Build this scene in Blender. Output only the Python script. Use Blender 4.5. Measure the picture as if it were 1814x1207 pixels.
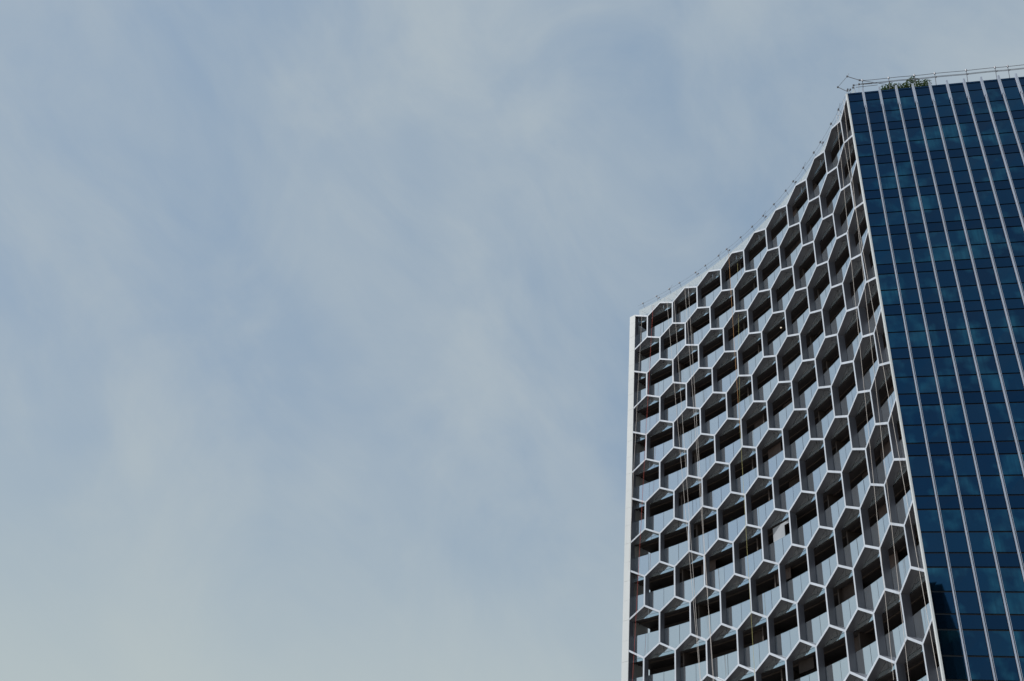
import bpy, math, random
from math import sin, cos, radians, pi
random.seed(11)
for o in list(bpy.data.objects): bpy.data.objects.remove(o)
S = bpy.context.scene
COL = S.collection

# ------------------------------------------------------------------ camera
PITCH, ROLL, FPX = 0.6248943870395058, 0.10970287964220536, 1748.6695668619108
from mathutils import Vector, Matrix
F_ = Vector((0, cos(PITCH), sin(PITCH))); R_ = Vector((1, 0, 0)); U_ = R_.cross(F_)
R2 = R_ * cos(ROLL) + U_ * sin(ROLL); U2 = -R_ * sin(ROLL) + U_ * cos(ROLL)
cam = bpy.data.cameras.new('camera'); co = bpy.data.objects.new('camera', cam); COL.objects.link(co)
co.matrix_world = Matrix((R2, U2, -F_)).transposed().to_4x4()
cam.sensor_width = 36; cam.sensor_fit = 'HORIZONTAL'; cam.lens = 36 * FPX / 1814
cam.clip_start = .1; cam.clip_end = 20000
S.camera = co

# ------------------------------------------------------------------ light
SUN_AZ, SUN_EL = radians(184.5), radians(52)          # azimuth measured from +X towards +Y
sd = Vector((cos(SUN_AZ) * cos(SUN_EL), sin(SUN_AZ) * cos(SUN_EL), sin(SUN_EL)))
sun = bpy.data.lights.new('sun', 'SUN'); so = bpy.data.objects.new('sun', sun); COL.objects.link(so)
sun.energy = 3.6; sun.angle = radians(.6); sun.color = (1, .955, .9)
so.rotation_euler = sd.to_track_quat('Z', 'Y').to_euler()

W = bpy.data.worlds.new('World'); S.world = W; W.use_nodes = True
nt = W.node_tree; nt.nodes.clear()
def N(t, **k):
    n = nt.nodes.new(t)
    for a, b in k.items():
        if a.startswith('i_'): n.inputs[int(a[2:])].default_value = b
        else: setattr(n, a, b)
    return n
L = lambda a, b: nt.links.new(a, b)
out = N('ShaderNodeOutputWorld'); bg = N('ShaderNodeBackground'); L(bg.outputs[0], out.inputs[0])
bg.inputs[1].default_value = 0.105
sky = N('ShaderNodeTexSky', sky_type='NISHITA', sun_disc=False)
sky.sun_elevation = SUN_EL; sky.sun_rotation = (pi / 2 - SUN_AZ) % (2 * pi)
sky.air_density = 1.0; sky.dust_density = 1.6; sky.ozone_density = 1.2; sky.altitude = 10
tc = N('ShaderNodeTexCoord')
sep = N('ShaderNodeSeparateXYZ'); L(tc.outputs['Generated'], sep.inputs[0])
zc = N('ShaderNodeMath', operation='MAXIMUM', i_1=0.0); L(sep.outputs[2], zc.inputs[0])
zz = N('ShaderNodeMath', operation='ADD', i_1=0.55); L(zc.outputs[0], zz.inputs[0])
dx = N('ShaderNodeMath', operation='DIVIDE'); L(sep.outputs[0], dx.inputs[0]); L(zz.outputs[0], dx.inputs[1])
dy = N('ShaderNodeMath', operation='DIVIDE'); L(sep.outputs[1], dy.inputs[0]); L(zz.outputs[0], dy.inputs[1])
cv = N('ShaderNodeCombineXYZ'); L(dx.outputs[0], cv.inputs[0]); L(dy.outputs[0], cv.inputs[1])
def layer(tilt, sc, loc, scale, det, rough, dist, lo, hi, o0=0., o1=1.):
    # noise over the sky directions, drawn out along an axis tilted in the vertical plane
    mr = N('ShaderNodeMapping'); L(tc.outputs['Generated'], mr.inputs[0]); mr.inputs['Rotation'].default_value = (0, radians(tilt), radians(-14))
    mp = N('ShaderNodeMapping'); L(mr.outputs[0], mp.inputs[0])
    mp.inputs['Scale'].default_value = sc; mp.inputs['Location'].default_value = loc
    n = N('ShaderNodeTexNoise'); L(mp.outputs[0], n.inputs['Vector'])
    n.inputs['Scale'].default_value = scale; n.inputs['Detail'].default_value = det; n.inputs['Roughness'].default_value = rough; n.inputs['Distortion'].default_value = dist
    r = N('ShaderNodeMapRange'); L(n.outputs[0], r.inputs[0]); r.interpolation_type = 'SMOOTHSTEP'
    r.inputs[1].default_value = lo; r.inputs[2].default_value = hi; r.inputs[3].default_value = o0; r.inputs[4].default_value = o1
    return r
def math_(op, a, b):
    n = N('ShaderNodeMath', operation=op); L(a.outputs[0], n.inputs[0])
    if isinstance(b, float): n.inputs[1].default_value = b
    else: L(b.outputs[0], n.inputs[1])
    return n
big = layer(-35, (.95, 1, 1.05), (3.1, 1.2, .4), 2.3, 4, .5, .5, .33, .67)          # broad veils
mid = layer(-42, (.95, 1, 1.3), (1.3, 4.7, 2.2), 4.6, 7, .6, .55, .33, .69)        # mottled cirrus
fine = layer(-38, (.35, 1, 3.2), (7.0, 2.0, 1.1), 8, 6, .6, .5, .35, .7)           # thin parallel streaks
c1 = math_('MULTIPLY', big, .5); c2 = math_('MULTIPLY', mid, .40); c3 = math_('MULTIPLY', fine, .07)
mm2 = math_('ADD', math_('ADD', c1, c2), c3); mm2.use_clamp = True
veil = N('ShaderNodeMixRGB'); veil.inputs[0].default_value = .80               # thin high veil over the clear-sky blue
L(sky.outputs[0], veil.inputs[1]); veil.inputs[2].default_value = (2.9, 4.05, 5.4, 1)
mix0 = N('ShaderNodeMixRGB'); L(mm2.outputs[0], mix0.inputs[0]); L(veil.outputs[0], mix0.inputs[1])
mix0.inputs[2].default_value = (4.35, 5.05, 5.55, 1)
hz = N('ShaderNodeMapRange'); L(sep.outputs[2], hz.inputs[0]); hz.interpolation_type = 'SMOOTHSTEP'
hz.inputs[1].default_value = .52; hz.inputs[2].default_value = .12; hz.inputs[3].default_value = 0; hz.inputs[4].default_value = .95
mix = N('ShaderNodeMixRGB'); L(hz.outputs[0], mix.inputs[0]); L(mix0.outputs[0], mix.inputs[1]); mix.inputs[2].default_value = (4.95, 5.6, 5.55, 1)
L(mix.outputs[0], bg.inputs[0])

S.view_settings.view_transform = 'Standard'; S.view_settings.look = 'None'
S.view_settings.gamma = 1; S.view_settings.use_curve_mapping = False
S.view_settings.exposure = -0.1
S.render.engine = 'CYCLES'
S.cycles.max_bounces = 8
S.cycles.blur_glossy = 1.0
S.cycles.sample_clamp_indirect = 4

# ------------------------------------------------------------------ materials
def mat(name, col, rough=.5, metal=0., spec=.5, var=0., scale=3., stretch=(1, 1, 1), rnd=0., bump=0., alpha=1., coat=0., trans=0.):
    m = bpy.data.materials.new(name); m.use_nodes = True
    t = m.node_tree; b = t.nodes['Principled BSDF']
    b.inputs['Base Color'].default_value = (*col, 1); b.inputs['Roughness'].default_value = rough
    b.inputs['Metallic'].default_value = metal; b.inputs['Specular IOR Level'].default_value = spec
    b.inputs['Alpha'].default_value = alpha; b.inputs['Coat Weight'].default_value = coat
    b.inputs['Coat Roughness'].default_value = .04
    b.inputs['Transmission Weight'].default_value = trans
    if var or rnd or bump:
        g = t.nodes.new('ShaderNodeNewGeometry'); mpn = t.nodes.new('ShaderNodeMapping'); t.links.new(g.outputs['Position'], mpn.inputs[0])
        mpn.inputs['Scale'].default_value = stretch
        n = t.nodes.new('ShaderNodeTexNoise'); t.links.new(mpn.outputs[0], n.inputs['Vector'])
        n.inputs['Scale'].default_value = scale; n.inputs['Detail'].default_value = 5; n.inputs['Roughness'].default_value = .6
        r = t.nodes.new('ShaderNodeMapRange'); t.links.new(n.outputs[0], r.inputs[0])
        r.inputs[1].default_value = .3; r.inputs[2].default_value = .7; r.inputs[3].default_value = 1 - var; r.inputs[4].default_value = 1 + var
        oi = t.nodes.new('ShaderNodeObjectInfo'); r2_ = t.nodes.new('ShaderNodeMapRange'); t.links.new(oi.outputs['Random'], r2_.inputs[0])
        r2_.inputs[3].default_value = 1 - rnd; r2_.inputs[4].default_value = 1 + rnd
        mu = t.nodes.new('ShaderNodeMath'); mu.operation = 'MULTIPLY'; t.links.new(r.outputs[0], mu.inputs[0]); t.links.new(r2_.outputs[0], mu.inputs[1])
        vm = t.nodes.new('ShaderNodeVectorMath'); vm.operation = 'SCALE'; vm.inputs[0].default_value = col
        t.links.new(mu.outputs[0], vm.inputs['Scale']); t.links.new(vm.outputs[0], b.inputs['Base Color'])
        if bump:
            bp = t.nodes.new('ShaderNodeBump'); bp.inputs['Strength'].default_value = bump; bp.inputs['Distance'].default_value = .05
            t.links.new(n.outputs[0], bp.inputs['Height']); t.links.new(bp.outputs[0], b.inputs['Normal'])
    return m
M = {}
M['finside'] = mat('fin_side_shade', (.092, .099, .124), .38, metal=.0, var=.14, scale=1.1, stretch=(1, 1, .3), rnd=.12)  # shade on the fin sides, put into a darker base colour
M['fin'] = mat('painted_aluminium', (.49, .545, .63), .42, var=.11, scale=1.3, stretch=(1, 1, .25), rnd=.03)
M['pier'] = mat('pale_render', (.55, .59, .62), .6, var=.06, scale=.8, stretch=(1, 1, .12))
M['frit'] = mat('silvered_glass', (.74, .84, .85), .05, metal=.9, var=.05, scale=.9, stretch=(1, 1, .5), rnd=.05)
M['fascia'] = mat('fascia_glass', (.66, .76, .78), .1, metal=.85, var=.05, rnd=.02)
def fritmat(name, refl, frit, fac):
    m = mat(name, frit, .5, var=.06, scale=.9, stretch=(1, 1, .5), rnd=.07); t = m.node_tree
    b = t.nodes['Principled BSDF']; o = next(n for n in t.nodes if n.type == 'OUTPUT_MATERIAL')
    gl = t.nodes.new('ShaderNodeBsdfGlossy'); gl.inputs['Color'].default_value = (*refl, 1); gl.inputs['Roughness'].default_value = .045
    mx = t.nodes.new('ShaderNodeMixShader'); mx.inputs[0].default_value = fac
    t.links.new(b.outputs[0], mx.inputs[1]); t.links.new(gl.outputs[0], mx.inputs[2]); t.links.new(mx.outputs[0], o.inputs[0])
    return m
M['frit'] = fritmat('fritted_glass', (.70, .78, .83), (.38, .40, .43), .87)
M['fascia'] = fritmat('fascia_glass', (.62, .77, .85), (.36, .39, .41), .85)
M['joint'] = mat('dark_gasket', (.03, .035, .04), .6)
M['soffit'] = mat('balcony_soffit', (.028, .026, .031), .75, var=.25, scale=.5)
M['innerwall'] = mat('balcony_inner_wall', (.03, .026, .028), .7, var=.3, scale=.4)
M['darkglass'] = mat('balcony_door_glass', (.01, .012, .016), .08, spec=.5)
M['blind'] = mat('brown_blind_fabric', (.055, .042, .040), .8, var=.2, rnd=.45)
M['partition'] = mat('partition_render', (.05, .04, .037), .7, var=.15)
M['body'] = mat('tower_body', (.3, .31, .32), .7, var=.1, scale=.3)
M['roofrail'] = mat('galvanised_rail', (.17, .18, .21), .5, metal=.3, var=.1)
M['parapet'] = mat('frosted_parapet_glass', (.52, .57, .58), .3, alpha=.34, var=.05)
M['mullion'] = mat('mullion_metal', (.38, .44, .55), .4, metal=.0, var=.1, scale=1.5, stretch=(1, 1, .2), rnd=.04)
M['gap'] = mat('shadow_gap', (.004, .008, .016), .5)
def glassmat(name, colA, colB, rough, curtain):
    m = bpy.data.materials.new(name); m.use_nodes = True; t = m.node_tree; b = t.nodes['Principled BSDF']
    b.inputs['Metallic'].default_value = .93; b.inputs['Roughness'].default_value = rough
    oi = t.nodes.new('ShaderNodeObjectInfo'); g = t.nodes.new('ShaderNodeNewGeometry')
    mx = t.nodes.new('ShaderNodeMixRGB'); t.links.new(oi.outputs['Random'], mx.inputs[0])
    mx.inputs[1].default_value = (*colA, 1); mx.inputs[2].default_value = (*colB, 1)
    mp_ = t.nodes.new('ShaderNodeMapping'); t.links.new(g.outputs['Position'], mp_.inputs[0]); mp_.inputs['Scale'].default_value = (7, 7, .22)
    n = t.nodes.new('ShaderNodeTexNoise'); t.links.new(mp_.outputs[0], n.inputs['Vector']); n.inputs['Scale'].default_value = 1; n.inputs['Detail'].default_value = 3
    n3 = t.nodes.new('ShaderNodeTexNoise'); t.links.new(g.outputs['Position'], n3.inputs['Vector']); n3.inputs['Scale'].default_value = .6; n3.inputs['Detail'].default_value = 3
    r = t.nodes.new('ShaderNodeMapRange'); t.links.new(n3.outputs[0], r.inputs[0]); r.inputs[1].default_value = .5; r.inputs[2].default_value = .66
    r.inputs[3].default_value = 0; r.inputs[4].default_value = curtain
    mu = t.nodes.new('ShaderNodeMath'); mu.operation = 'MULTIPLY'; t.links.new(n.outputs[0], mu.inputs[0]); t.links.new(r.outputs[0], mu.inputs[1])
    m2 = t.nodes.new('ShaderNodeMixRGB'); t.links.new(mu.outputs[0], m2.inputs[0]); t.links.new(mx.outputs[0], m2.inputs[1]); m2.inputs[2].default_value = (.03, .15, .23, 1)
    t.links.new(m2.outputs[0], b.inputs['Base Color'])
    return m
M['pane'] = glassmat('blue_window_glass', (.010, .044, .102), (.014, .068, .140), .018, 1.3)
M['spandrel'] = glassmat('blue_spandrel_glass', (.009, .039, .090), (.011, .049, .110), .02, .0)
M['leaf'] = mat('leaf', (.07, .135, .035), .5, var=.5, scale=2.5)
M['stem'] = mat('stem', (.09, .065, .04), .8)
M['ground'] = mat('plaza_paving', (.44, .385, .32), .8, var=.15, scale=.2)
M['othertower'] = mat('dark_curtain_wall', (.010, .011, .014), .6, spec=.1)
M['otherband'] = mat('dark_spandrel_band', (.014, .015, .018), .6, spec=.1)
M['rope_white'] = mat('white_rope', (.72, .68, .66), .8)
M['rope_red'] = mat('red_rope', (.55, .10, .08), .8)
M['rope_orange'] = mat('orange_rope', (.68, .36, .16), .8)
M['rope_yellow'] = mat('yellow_rope', (.52, .49, .22), .8)
M['lampglow'] = bpy.data.materials.new('lamp_glow'); M['lampglow'].use_nodes = True
_b = M['lampglow'].node_tree.nodes['Principled BSDF']; _b.inputs['Emission Color'].default_value = (1, .85, .65, 1); _b.inputs['Emission Strength'].default_value = .9
M['screen'] = mat('pale_screen', (.33, .36, .40), .35, var=.1, scale=.8)

# ------------------------------------------------------------------ facade surface
H, WD, Z0, RISE = 3.3, 3.1553478431387445, 58.49340449658891, 0.8499588789004522
X0, Y0, TH, KAP, KP2 = 11.640151742114044, 75.87701273600486, -0.8459765779856351, -0.02239538066750952, -0.2767195145589068e-4
HW = WD / 2
GROUND = -1.7
def plan(s):
    n = 24; x = y = 0
    for a in range(n):
        t = (a + .5) / n * s; h = TH + KAP * t + KP2 * t * t; x += cos(h); y += sin(h)
    h = TH + KAP * s + KP2 * s * s
    return X0 + x * s / n, Y0 + y * s / n, h
_pc = {}
def FP(s, z, d):
    """point of the concave facade: arc length s, height z, depth d behind the fin fronts"""
    k = round(s, 5)
    if k not in _pc: _pc[k] = plan(s)
    x, y, h = _pc[k]
    return (x - sin(h) * d, y + cos(h) * d, z)
def zt(k): return Z0 - k * H
cx, cy, _ = plan(20 * HW)
GH = radians(-15.2)
GT = (cos(GH), sin(GH)); GN = (sin(GH), -cos(GH))        # along the glass face / outwards
def GP(s, z, d):
    """point of the glass face: distance s from the corner, height z, depth d (negative = outwards)"""
    return (cx + GT[0] * s - GN[0] * d, cy + GT[1] * s - GN[1] * d, z)

class MB:
    def __init__(s): s.v = []; s.f = []
    def add(s, vs, fs):
        o = len(s.v); s.v += [tuple(v) for v in vs]; s.f += [tuple(o + i for i in f) for f in fs]
    def hexa(s, fn, a0, a1, z0, z1, d0, d1):
        vs = [fn(a, z, d) for a in (a0, a1) for z in (z0, z1) for d in (d0, d1)]
        s.add(vs, [(0, 1, 3, 2), (4, 6, 7, 5), (0, 4, 5, 1), (2, 3, 7, 6), (0, 2, 6, 4), (1, 5, 7, 3)])
    def prism(s, poly, fn, d0, d1):      # polygon in (s,z) pushed inwards
        n = len(poly)
        vs = [fn(a, z, d0) for a, z in poly] + [fn(a, z, d1) for a, z in poly]
        s.add(vs, [tuple(range(n)), tuple(range(2 * n - 1, n - 1, -1))] + [(i, i + n, (i + 1) % n + n, (i + 1) % n) for i in range(n)])
    def column(s, poly, z0, z1):         # plan polygon raised
        n = len(poly); vs = [(x, y, z0) for x, y in poly] + [(x, y, z1) for x, y in poly]
        s.add(vs, [tuple(range(n - 1, -1, -1)), tuple(range(n, 2 * n))] + [(i, (i + 1) % n, (i + 1) % n + n, i + n) for i in range(n)])
    def tube(s, p, q, r, n=6):
        p = Vector(p); q = Vector(q); a = (q - p).normalized(); u = a.cross(Vector((.3, .2, .93))).normalized(); w = a.cross(u)
        vs = []
        for c in (p, q):
            for i in range(n):
                t = 2 * pi * i / n; vs.append(c + (u * cos(t) + w * sin(t)) * r)
        s.add(vs, [(i, (i + 1) % n, (i + 1) % n + n, i + n) for i in range(n)] + [tuple(range(n - 1, -1, -1)), tuple(range(n, 2 * n))])
    def mesh(s, name):
        m = bpy.data.meshes.new(name); m.from_pydata(s.v, [], s.f); m.update()
        import bmesh
        b = bmesh.new(); b.from_mesh(m); bmesh.ops.recalc_face_normals(b, faces=b.faces); b.to_mesh(m); b.free()
        return m
    def build(s, name, m, parent=None, kind=None):
        me = s.mesh(name); me.materials.append(m)
        o = bpy.data.objects.new(name, me); COL.objects.link(o); o.parent = parent
        if kind: o['kind'] = kind
        return o
def tag(o, label=None, cat=None, group=None, kind=None):
    if label: o['label'] = label
    if cat: o['category'] = cat
    if group: o['group'] = group
    if kind: o['kind'] = kind
    return o

# ------------------------------------------------------------------ ground
g = MB(); g.add([(-4000, -4000, GROUND), (4000, -4000, GROUND), (4000, 4000, GROUND), (-4000, 4000, GROUND)], [(0, 1, 2, 3)])
tag(g.build('ground', M['ground']), kind='structure')

# ------------------------------------------------------------------ the tower
T = bpy.data.objects.new('apartment_tower', None); COL.objects.link(T)
tag(T, 'curved high-rise tower with white honeycomb sunscreen and a blue glass side wall', 'building')

GD = .5          # depth of the glass line behind the fin fronts
# --- sunscreen cells: each has its left upright and its two roof slants, mitred at the joints
TH2 = .072
_u = math.hypot(HW, RISE); UR = (HW / _u, RISE / _u); UL = (-HW / _u, RISE / _u)
DR = (HW / _u, -RISE / _u); DL = (-HW / _u, -RISE / _u)
DT = [(0, -1), UR, UL]; DB = [(0, 1), DR, DL]
def corner(V, e, o):
    c = abs(e[0] * o[1] - e[1] * o[0])
    return (V[0] + (e[0] + o[0]) * TH2 / c, V[1] + (e[1] + o[1]) * TH2 / c)
def strut(mb, V1, t1, V2, t2, clip0=None):
    L_ = math.hypot(V2[0] - V1[0], V2[1] - V1[1]); e = ((V2[0] - V1[0]) / L_, (V2[1] - V1[1]) / L_)
    def ends(V, dirs, e):
        o = [d for d in dirs if abs(d[0] - e[0]) + abs(d[1] - e[1]) > 1e-4]
        o.sort(key=lambda d: -(e[0] * d[1] - e[1] * d[0]))      # left first
        return corner(V, e, o[0]), corner(V, e, o[1])
    l1, r1_ = ends(V1, DT if t1 == 'T' else DB, e)
    e2 = (-e[0], -e[1]); l2, r2_ = ends(V2, DT if t2 == 'T' else DB, e2)
    poly = [V1, r1_, l2, V2, r2_, l1]
    # slightly uneven setting of every profile
    j = random.uniform(-.004, .004)
    mb.prism(poly, FP, j, GD - .012)
def vtx(i, k, typ):
    return (i * HW, zt(k) - (H - RISE if typ == 'B' else 0))
def cell(mb, i, k):
    full_left = i >= 1 or (i == 0)
    if i >= 0: strut(mb, vtx(i, k, 'T'), 'T', vtx(i, k, 'B'), 'B')
    if i >= 0: strut(mb, vtx(i, k, 'T'), 'T', vtx(i + 1, k - 1, 'B'), 'B')
    if i + 2 <= 20: strut(mb, vtx(i + 1, k - 1, 'B'), 'B', vtx(i + 2, k, 'T'), 'T')
def shade_sides(o):
    # pale front edges; the blade sides are darkened to paint in their shade
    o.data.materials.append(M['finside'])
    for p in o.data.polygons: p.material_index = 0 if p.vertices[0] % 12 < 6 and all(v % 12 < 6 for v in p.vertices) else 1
KVIS = 14
lower = MB()
for k in range(0, 18):
    for i in range(-1, 20):
        if (i + k) % 2 == 0: continue
        if k < KVIS:
            b = MB(); cell(b, i, k); shade_sides(b.build('hexagon_frame', M['fin'], T))
        else: cell(lower, i, k)
shade_sides(lower.build('lower_sunscreen', M['fin'], T, 'stuff'))

# --- balcony glass, slab edges, soffits, inner walls
BT, BB = -1.25, .25          # rail top below T, fascia top above next T
def slab_span(mb, i0, i1, z0, z1, d0, d1):
    for i in range(i0, i1): mb.hexa(FP, i * HW, (i + 1) * HW, z0, z1, d0, d1)
lowglass = MB()
for k in range(-1, 17):
    zb = zt(k + 1) + BB; ztop = zt(k) + BT if k >= 0 else zt(0) + RISE - .02
    for i in range(20):
        a = i * HW + .017; c = (i + 1) * HW - .017
        if i == 0: a = .08
        if i == 19: c = 20 * HW - .14
        j = random.uniform(-.006, .006); dd = GD + j
        if k < KVIS - 1:
            b = MB(); b.hexa(FP, a, c, zb + .012, ztop, dd, dd + .03); b.build('glass_panel', M['frit'], T)
        else: lowglass.hexa(FP, a, c, zb + .012, ztop, dd, dd + .03)
    # fascia strip + slab
    f = MB(); slab_span(f, 0, 20, zt(k + 1) + .02, zb - .012, GD + .004, GD + .06)
    f.build('slab_edge', M['fascia'], T)
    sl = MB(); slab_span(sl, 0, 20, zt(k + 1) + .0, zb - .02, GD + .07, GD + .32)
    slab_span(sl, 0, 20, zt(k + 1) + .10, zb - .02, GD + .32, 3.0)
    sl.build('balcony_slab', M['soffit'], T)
    if k >= 0:
        tr = MB(); slab_span(tr, 0, 20, ztop + .002, ztop + .03, GD + .0, GD + .045)
        tr.build('handrail', M['fascia'], T)
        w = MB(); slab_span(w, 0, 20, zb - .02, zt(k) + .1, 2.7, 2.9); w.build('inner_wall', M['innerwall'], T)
        dg = MB()
        for i in range(20):
            for q in (0, .5):
                if random.random() < .8:
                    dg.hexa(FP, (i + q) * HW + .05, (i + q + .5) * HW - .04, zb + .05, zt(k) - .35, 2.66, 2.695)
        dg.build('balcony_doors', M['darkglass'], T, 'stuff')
        for i in (4, 9, 14, 19) if k % 2 else (3, 8, 13, 18):
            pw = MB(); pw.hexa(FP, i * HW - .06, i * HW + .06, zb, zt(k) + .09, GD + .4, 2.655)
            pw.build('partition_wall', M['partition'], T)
        bm_ = MB()                                     # small downstand rail below the soffit
        slab_span(bm_, 0, 20, zt(k) + .02, zt(k) + .098, 1.25, 1.33)
        bm_.build('soffit_rail', M['partition'], T)
# blinds and screens let down behind some openings
for k in range(0, KVIS):
    for i in range(1, 20):
        if random.random() > (.07 if i < 10 else .22): continue
        b = MB(); d_ = random.uniform(.9, 1.5); z_lo = zt(k) - random.choice((.7, 1.1, 1.4, 1.6))
        b.hexa(FP, i * HW + .05, (i + 1) * HW - .06, z_lo, zt(k) + .095, d_, d_ + .02)
        b.build('roller_blind', M['blind'], T)
lowglass.build('lower_balcony_glass', M['frit'], T, 'stuff')

# --- end pier, corner post
p = MB()
p.hexa(FP, -.585, .05, GROUND, zt(0) + RISE + .03, .01, GD - .01)
pier_ = p.build('end_pier', M['joint'], T)
for k in range(-1, 17):
    for a_, b_ in ((zt(k + 1) + .006, zt(k + 1) + H / 2 - .006), (zt(k + 1) + H / 2 + .006, zt(k + 1) + H - .006)):
        if k == -1 and a_ > zt(0) + 1: continue
        p = MB(); jj = random.uniform(-.003, .003); p.hexa(FP, -.60, .062, a_, min(b_, zt(0) + RISE + .06), -.02 + jj, GD - .009); p.build('cladding_panel', M['pier'], pier_)
p = MB(); p.hexa(FP, .0622, .075, GROUND, zt(0) + RISE, .01, GD - .012); p.build('side_shade_plate', M['finside'], pier_)  # thin dark plate added over the pale pier side as its painted shade
p = MB(); p.hexa(FP, -.60, -.35, GROUND, zt(0) + RISE - .02, GD - .005, 2.9); p.build('end_wall', M['pier'], T)
p = MB()
c_in = FP(20 * HW - .10, 0, -.015); c_in2 = FP(20 * HW - .10, 0, .49)
o1 = FP(20 * HW, 0, -.015)
g1 = GP(.09, 0, -.05); g2 = GP(.09, 0, .05)
p.column([c_in[:2], (o1[0] - .0, o1[1]), (GP(0, 0, -.05)[0], GP(0, 0, -.05)[1]), g1[:2], g2[:2], c_in2[:2]], GROUND, 59.62)
p.build('corner_post', M['pier'], T)

# --- parapet on the curved side (frosted glass set back from the hexagons)
for i in range(20):
    b = MB(); b.hexa(FP, i * HW + .02, (i + 1) * HW - .02, 59.36, 60.35, .62, .65); b.build('parapet_panel', M['parapet'], T)
# roof
rp = [FP(s * HW, 0, .9)[:2] for s in range(0, 20)] + [GP(.6, 0, .5)[:2], GP(18, 0, .5)[:2], (47, 74), (20.8, 83.0)]
b = MB(); b.column(rp, 59.1, 59.34); b.build('roof_slab', M['body'], T)
# rear and far walls
back = [GP(18, 0, .35)[:2], (47, 74), (20.8, 83.0), FP(-.1, 0, 2.95)[:2]]
b = MB()
for (xa, ya), (xb, yb) in zip(back[:-1], back[1:]):
    b.add([(xa, ya, GROUND), (xb, yb, GROUND), (xb, yb, 59.3), (xa, ya, 59.3)], [(0, 1, 2, 3)])
b.build('rear_wall', M['body'], T)

# --- glass face
NB = 15
FX = [.092] + [1.155 * n + .03 for n in range(1, NB + 1)]
ZA = lambda n: 33.05 + 3.3 * n
b = MB(); b.hexa(GP, .091, FX[-1], GROUND, 59.44, .06, .3); b.build('glazing_backing', M['gap'], T)
b = MB(); b.hexa(GP, .091, FX[-1] + .1, 59.47, 59.62, -.03, .35); b.build('parapet_cap', M['spandrel'], T)
vis = lambda s, z: s < 3.9 + (z - 15) * .19
rest = MB()
GAP = .09
for n in range(8, -11, -1):
    a = ZA(n)
    rows = [(a - .80 + GAP, a - .0, 'spandrel'), (a - 2.12 + GAP, a - .80, 'pane'), (a - 3.3 + GAP, a - 2.12, 'pane')]
    for z0_, z1_, mk in rows:
        for j in range(NB):
            s0, s1 = FX[j] + (.075 if j else .005), FX[j + 1] - .075
            tl = [random.uniform(-.0009, .0009) for _ in range(4)]
            vs = []
            for (s_, z_), t_ in zip(((s0, z0_), (s1, z0_), (s1, z1_), (s0, z1_)), tl): vs.append((s_, z_, t_))
            tgt = MB() if (vis(s0, z0_) and z1_ > 15.5) else rest
            tgt.add([GP(s_, z_, t_) for s_, z_, t_ in vs] + [GP(s_, z_, .05) for s_, z_, t_ in vs],
                    [(0, 1, 2, 3), (7, 6, 5, 4), (0, 4, 5, 1), (1, 5, 6, 2), (2, 6, 7, 3), (3, 7, 4, 0)])
            if tgt is not rest: tgt.build('spandrel_panel' if mk == 'spandrel' else 'window_pane', M[mk], T)
rest.build('further_glazing', M['pane'], T, 'stuff')
for j in range(1, NB + 1):
    x = FX[j]; b = MB()
    b.hexa(GP, x - .044, x - .020, GROUND, 59.80, -.25, .04)        # two thin blades
    b.hexa(GP, x + .026, x + .040, GROUND, 59.80, -.25, .04)
    b.hexa(GP, x - .0195, x + .0255, 57.702, 59.795, -.245, .04)      # solid head piece
    b.hexa(GP, x - .085, x - .0485, 57.9, 59.79, -.24, -.02)
    mf = b.build('mullion_fin', M['mullion'], T)
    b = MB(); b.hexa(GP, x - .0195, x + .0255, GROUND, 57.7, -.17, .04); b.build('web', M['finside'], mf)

# ------------------------------------------------------------------ roof rails
def rail(pts, r, mb):
    for a, c in zip(pts[:-1], pts[1:]): mb.tube(a, c, r)
R = bpy.data.objects.new('roof_rail', None); COL.objects.link(R); R.location = GP(6, 59.34, .3)
tag(R, 'grey tubular maintenance rail on posts along the roof edge above the blue glass', 'railing')
def rbuild(mb, name, parent, m='roofrail', kind=None):
    ox, oy, oz = parent.location
    mb.v = [(x - ox, y - oy, z - oz) for x, y, z in mb.v]
    return mb.build(name, M[m], parent, kind)
for zz_, dd, r in ((60.98, .05, .022), (60.55, .05, .02), (60.44, -.12, .02)):
    b = MB(); rail([GP(s, zz_ + .02 * math.sin(s * 2.1), dd) for s in [1.1 + .9 * q for q in range(17)]], r, b); rbuild(b, 'rail_tube', R)
for s in (1.3, 3.15, 4.95, 6.35, 8.5, 10.45, 11.3, 13.0, 15.0):
    b = MB(); b.tube(GP(s - .05, 59.3, .35), GP(s, 61.03, .05), .022); b.tube(GP(s, 60.92, .05), GP(s, 61.08, .05), .06); b.tube(GP(s, 60.5, .03), GP(s, 60.36, -.14), .045)
    rbuild(b, 'rail_post', R)
# outrigger frame at the corner
O = bpy.data.objects.new('outrigger_frame', None); COL.objects.link(O); O.location = GP(.3, 59.62, .05)
tag(O, 'thin bent tube frame jutting out over the sharp roof corner', 'davit frame')
for name, a, c, r in (('strut', (.2, 59.85), (-.5, 60.52), .028), ('strut', (-.5, 60.52), (.28, 61.62), .016), ('strut', (.28, 61.62), (1.1, 61.06), .028),
                      ('strut', (1.1, 61.06), (2.9, 60.3), .02), ('brace', (.62, 60.55), (1.95, 60.6), .02), ('brace', (.75, 60.3), (2.3, 60.33), .02), ('brace', (.62, 60.55), (.7, 59.6), .014), ('brace', (1.0, 60.6), (.9, 59.6), .014)):
    b = MB(); b.tube(GP(a[0], a[1], .05), GP(c[0], c[1], .05), r); rbuild(b, name, O)
for a in ((.28, 61.62), (1.1, 61.06), (.62, 60.56), (1.02, 60.62), (-.5, 60.52), (.55, 60.3)):
    b = MB(); b.hexa(GP, a[0] - .06, a[0] + .07, a[1] - .05, a[1] + .05, 0, .1); rbuild(b, 'clamp', O)
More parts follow.
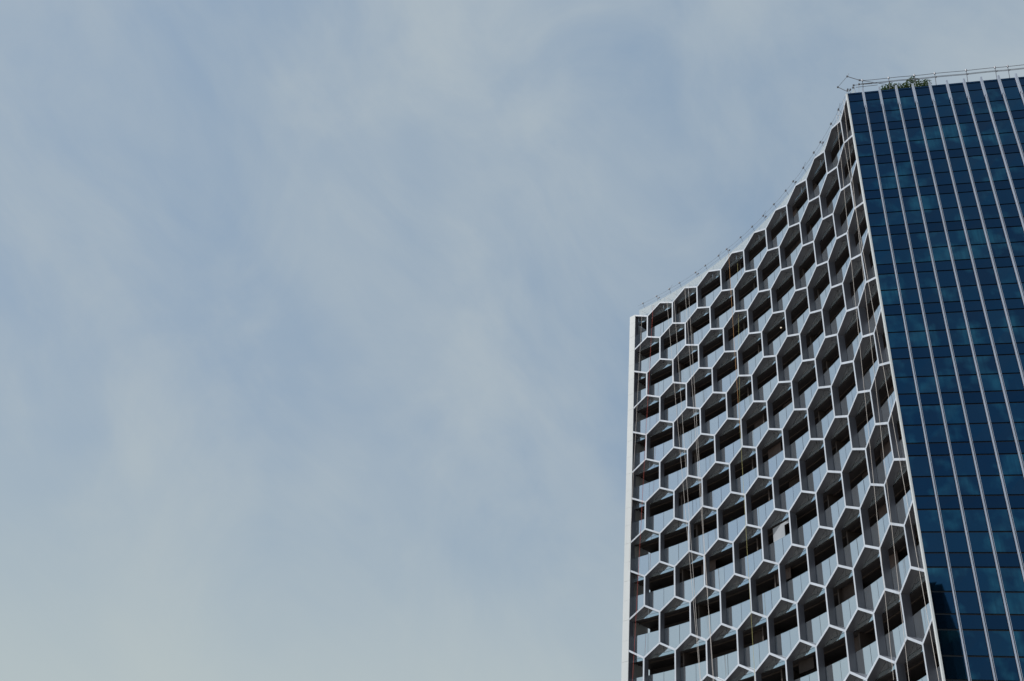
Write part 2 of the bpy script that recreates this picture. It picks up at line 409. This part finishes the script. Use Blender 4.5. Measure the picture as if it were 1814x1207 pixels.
b = MB(); b.tube(GP(.28, 61.6, .05), GP(.42, 61.95, .05), .014); rbuild(b, 'antenna', O)

Q = bpy.data.objects.new('lightning_rail', None); COL.objects.link(Q); Q.location = FP(10 * HW, 60.35, .6)
tag(Q, 'thin beaded safety line on small posts along the curved roof edge', 'railing')
b = MB(); rail([FP(i * HW * .5, 60.78 + (.02 if i % 2 else 0), .45) for i in range(0, 40)], .009, b); rbuild(b, 'cable', Q)
b = MB(); rail([FP(i * HW * .5, 60.52, .55) for i in range(0, 40)], .007, b); rbuild(b, 'cable', Q)
for i in range(20):
    s = (i + .5 + random.uniform(-.2, .2)) * HW
    b = MB(); b.tube(FP(s, 60.3, .66), FP(s, 60.84, .42), .014); b.hexa(FP, s - .09, s + .06, 60.74, 60.85, .36, .46)
    if i % 3 == 1: b.hexa(FP, s + .12, s + .27, 60.5, 60.6, .46, .56)
    if i % 4 == 2: b.tube(FP(s, 60.8, .42), FP(s + .4, 61.05, .42), .012)
    rbuild(b, 'rail_post', Q)

# ------------------------------------------------------------------ plants
def shrub(root, fn, s0, s1, top, zbase, d, n, leaf, mat_='leaf'):
    ox, oy, oz = root.location
    cr = MB(); st = MB()
    for q in range(n):
        for _ in range(30):
            a = random.random(); hgt = top(a)
            u = random.random(); z = zbase + hgt * u
            blob = math.sin(a * 37 + u * 9) * math.sin(a * 17 - u * 13 + 2)
            if blob > -.35 or random.random() < .25: break
        dd = max(d - .3, d + random.gauss(0, .28))
        c = Vector(fn(s0 + (s1 - s0) * a + random.gauss(0, .05), z, dd))
        ax = Vector((random.gauss(0, 1), random.gauss(0, 1), random.gauss(0, .7))).normalized(); ay = ax.cross(Vector((random.gauss(0, 1), random.gauss(0, 1), 1))).normalized()
        l = leaf * random.uniform(.6, 1.3)
        p = [c - ax * l, c + ay * l * .45, c + ax * l, c - ay * l * .45]
        cr.add([(v.x - ox, v.y - oy, v.z - oz) for v in p], [(0, 1, 2, 3)])
    for q in range(6):
        a = (q + .5) / 6; x = s0 + (s1 - s0) * a
        p0 = Vector(fn(x, zbase - .6, d)); p1 = Vector(fn(x + random.uniform(-.2, .2), zbase + top(a) * .8, d))
        st.tube(p0 - Vector((ox, oy, oz)), p1 - Vector((ox, oy, oz)), .02 if s1 - s0 > 1 else .006, 5)
    me = bpy.data.meshes.new('foliage'); me.from_pydata(cr.v, [], cr.f); me.materials.append(M[mat_])
    o = bpy.data.objects.new('foliage', me); COL.objects.link(o); o.parent = root; o['kind'] = 'stuff'
    st.build('stem', M['stem'], root)
def bump_(a, c, w, h): return h * math.exp(-((a - c) / w) ** 2)
B_ = bpy.data.objects.new('roof_shrub', None); COL.objects.link(B_); B_.location = GP(4.2, 59.34, .45)
tag(B_, 'leafy green shrub growing behind the roof edge of the blue glass wall', 'shrub')
shrub(B_, GP, 2.5, 6.0, lambda a: .5 + bump_(a, .67, .15, .75) + bump_(a, .22, .12, .3) + bump_(a, .93, .07, .3), 59.9, .55, 2600, .08)
for (ii, kk, lb) in ((13.7, 9, 'small green plant poking over a balcony glass on the lower right of the honeycomb'),
                     (6.55, 7, 'small green plant poking over a balcony glass near a pair of white ropes')):
    r_ = bpy.data.objects.new('balcony_plant', None); COL.objects.link(r_); r_.location = FP(ii * HW, zt(kk) - 3.05, .75)
    tag(r_, lb, 'plant', 'plants on the balconies')
    shrub(r_, FP, ii * HW - .18, ii * HW + .18, lambda a: .25 + bump_(a, .5, .3, .35), zt(kk) - 1.45, .95, 160, .05)

# a pale screen closing one balcony opening, with a dark square hatch
k = 8; za, zb_ = zt(k) + .0, zt(k) + BT + .02
SC = MB()
s0, s1, h0, h1 = 9.35 * HW, 11.0 * HW - .02, 10.15 * HW, 10.62 * HW
SC.hexa(FP, s0, h0, zb_, za - .12, .56, .60); SC.hexa(FP, h1, s1, zb_, za - .12, .56, .60)
SC.hexa(FP, h0 + .001, h1 - .001, za - .34, za - .121, .561, .60)
tag(SC.build('balcony_screen', M['screen'], None), 'pale screen filling a honeycomb balcony opening beside a dark square hatch', 'screen')
# ceiling lamp on one balcony
lp = bpy.data.objects.new('ceiling_lamp', None); COL.objects.link(lp); lp.location = FP(10.75 * HW, zt(2) - H + .10, 1.0)
tag(lp, 'small lit ceiling lamp on a dark balcony in the upper middle of the honeycomb', 'lamp')
b = MB(); b.tube((0, 0, 0), (0, 0, -.05), .08, 12); b.build('housing', M['fin'], lp)
b = MB(); b.tube((0, 0, -.051), (0, 0, -.08), .06, 12); b.build('bulb', M['lampglow'], lp)

# ------------------------------------------------------------------ ropes hung from the roof for facade work
ropes = [
 ('rope_orange', 7.84, 59.3, 8.0, 41, 'upper length of the single orange rope down the middle of the honeycomb'),
 ('rope_yellow', 8.0, 40.9, 8.20, 6, 'yellow rope hanging down the lower middle of the honeycomb'),
 ('rope_white', 2.61, 59.3, 5.30, 11, 'white rope slanting right from the second hexagon peak, left one of its pair'),
 ('rope_white', 3.19, 59.3, 5.12, 12, 'white rope beside the slanting one, crossing it low on the facade'),
 ('rope_white', 4.38, 59.3, 5.72, 13.5, 'white rope left of the orange one, starting at the third hexagon peak'),
 ('rope_white', 4.10, 59.3, 5.85, 13.5, 'white rope that closes up on its right-hand neighbour near the bottom of the honeycomb'),
 ('rope_red', 1.52, 59.3, 0.10, 14.5, 'red rope hanging near the left end pier of the tower'),
 ('rope_white', .65, 59.3, .0, 33, 'short white rope hanging hard against the left end pier'),
 ('rope_white', 18.85, 59.3, 16.9, 18, 'white rope one hexagon left of the sharp corner, the left one of its pair'),
 ('rope_white', 19.80, 59.3, 17.75, 14, 'white rope starting at the top of the sharp corner and slanting left'),
 ('rope_white', 19.12, 59.3, 19.95, 13, 'white rope running down close beside the corner post'),
]
for m_, ia, z1_, ib, z0_, lb in ropes:
    rt = bpy.data.objects.new('rope', None)
    b = MB(); pts = []
    n = 30
    for q in range(n + 1):
        t = q / n; pts.append(FP((ia + (ib - ia) * t) * HW, z1_ + (z0_ - z1_) * t, -.13 - .03 * sin(t * pi)))
    pts = [FP(ia * HW, 59.42, .66)] + pts
    rail(pts, .011, b)
    o = b.build('rope', M[m_], None)
    tag(o, lb, 'rope', 'ropes hanging down the facade')

# ------------------------------------------------------------------ neighbouring tower behind the camera (shows only as a reflection in the blue glass)
NT = bpy.data.objects.new('office_tower', None); COL.objects.link(NT); NT.location = (0, -118, GROUND)
tag(NT, 'dark office tower across the plaza whose reflection darkens the foot of the corner glazing', 'building')
b = MB(); b.column([(-16, -14), (12.4, -14), (12.4, 14), (-16, 14)], 0, 85.5); b.build('body', M['othertower'], NT)
for q in range(25):
    b = MB(); z = 3 + q * 3.4
    b.column([(-16.1, -14.1), (12.45, -14.1), (12.45, 14.1), (-16.1, 14.1)], z, z + .7); b.build('floor_band', M['otherband'], NT)
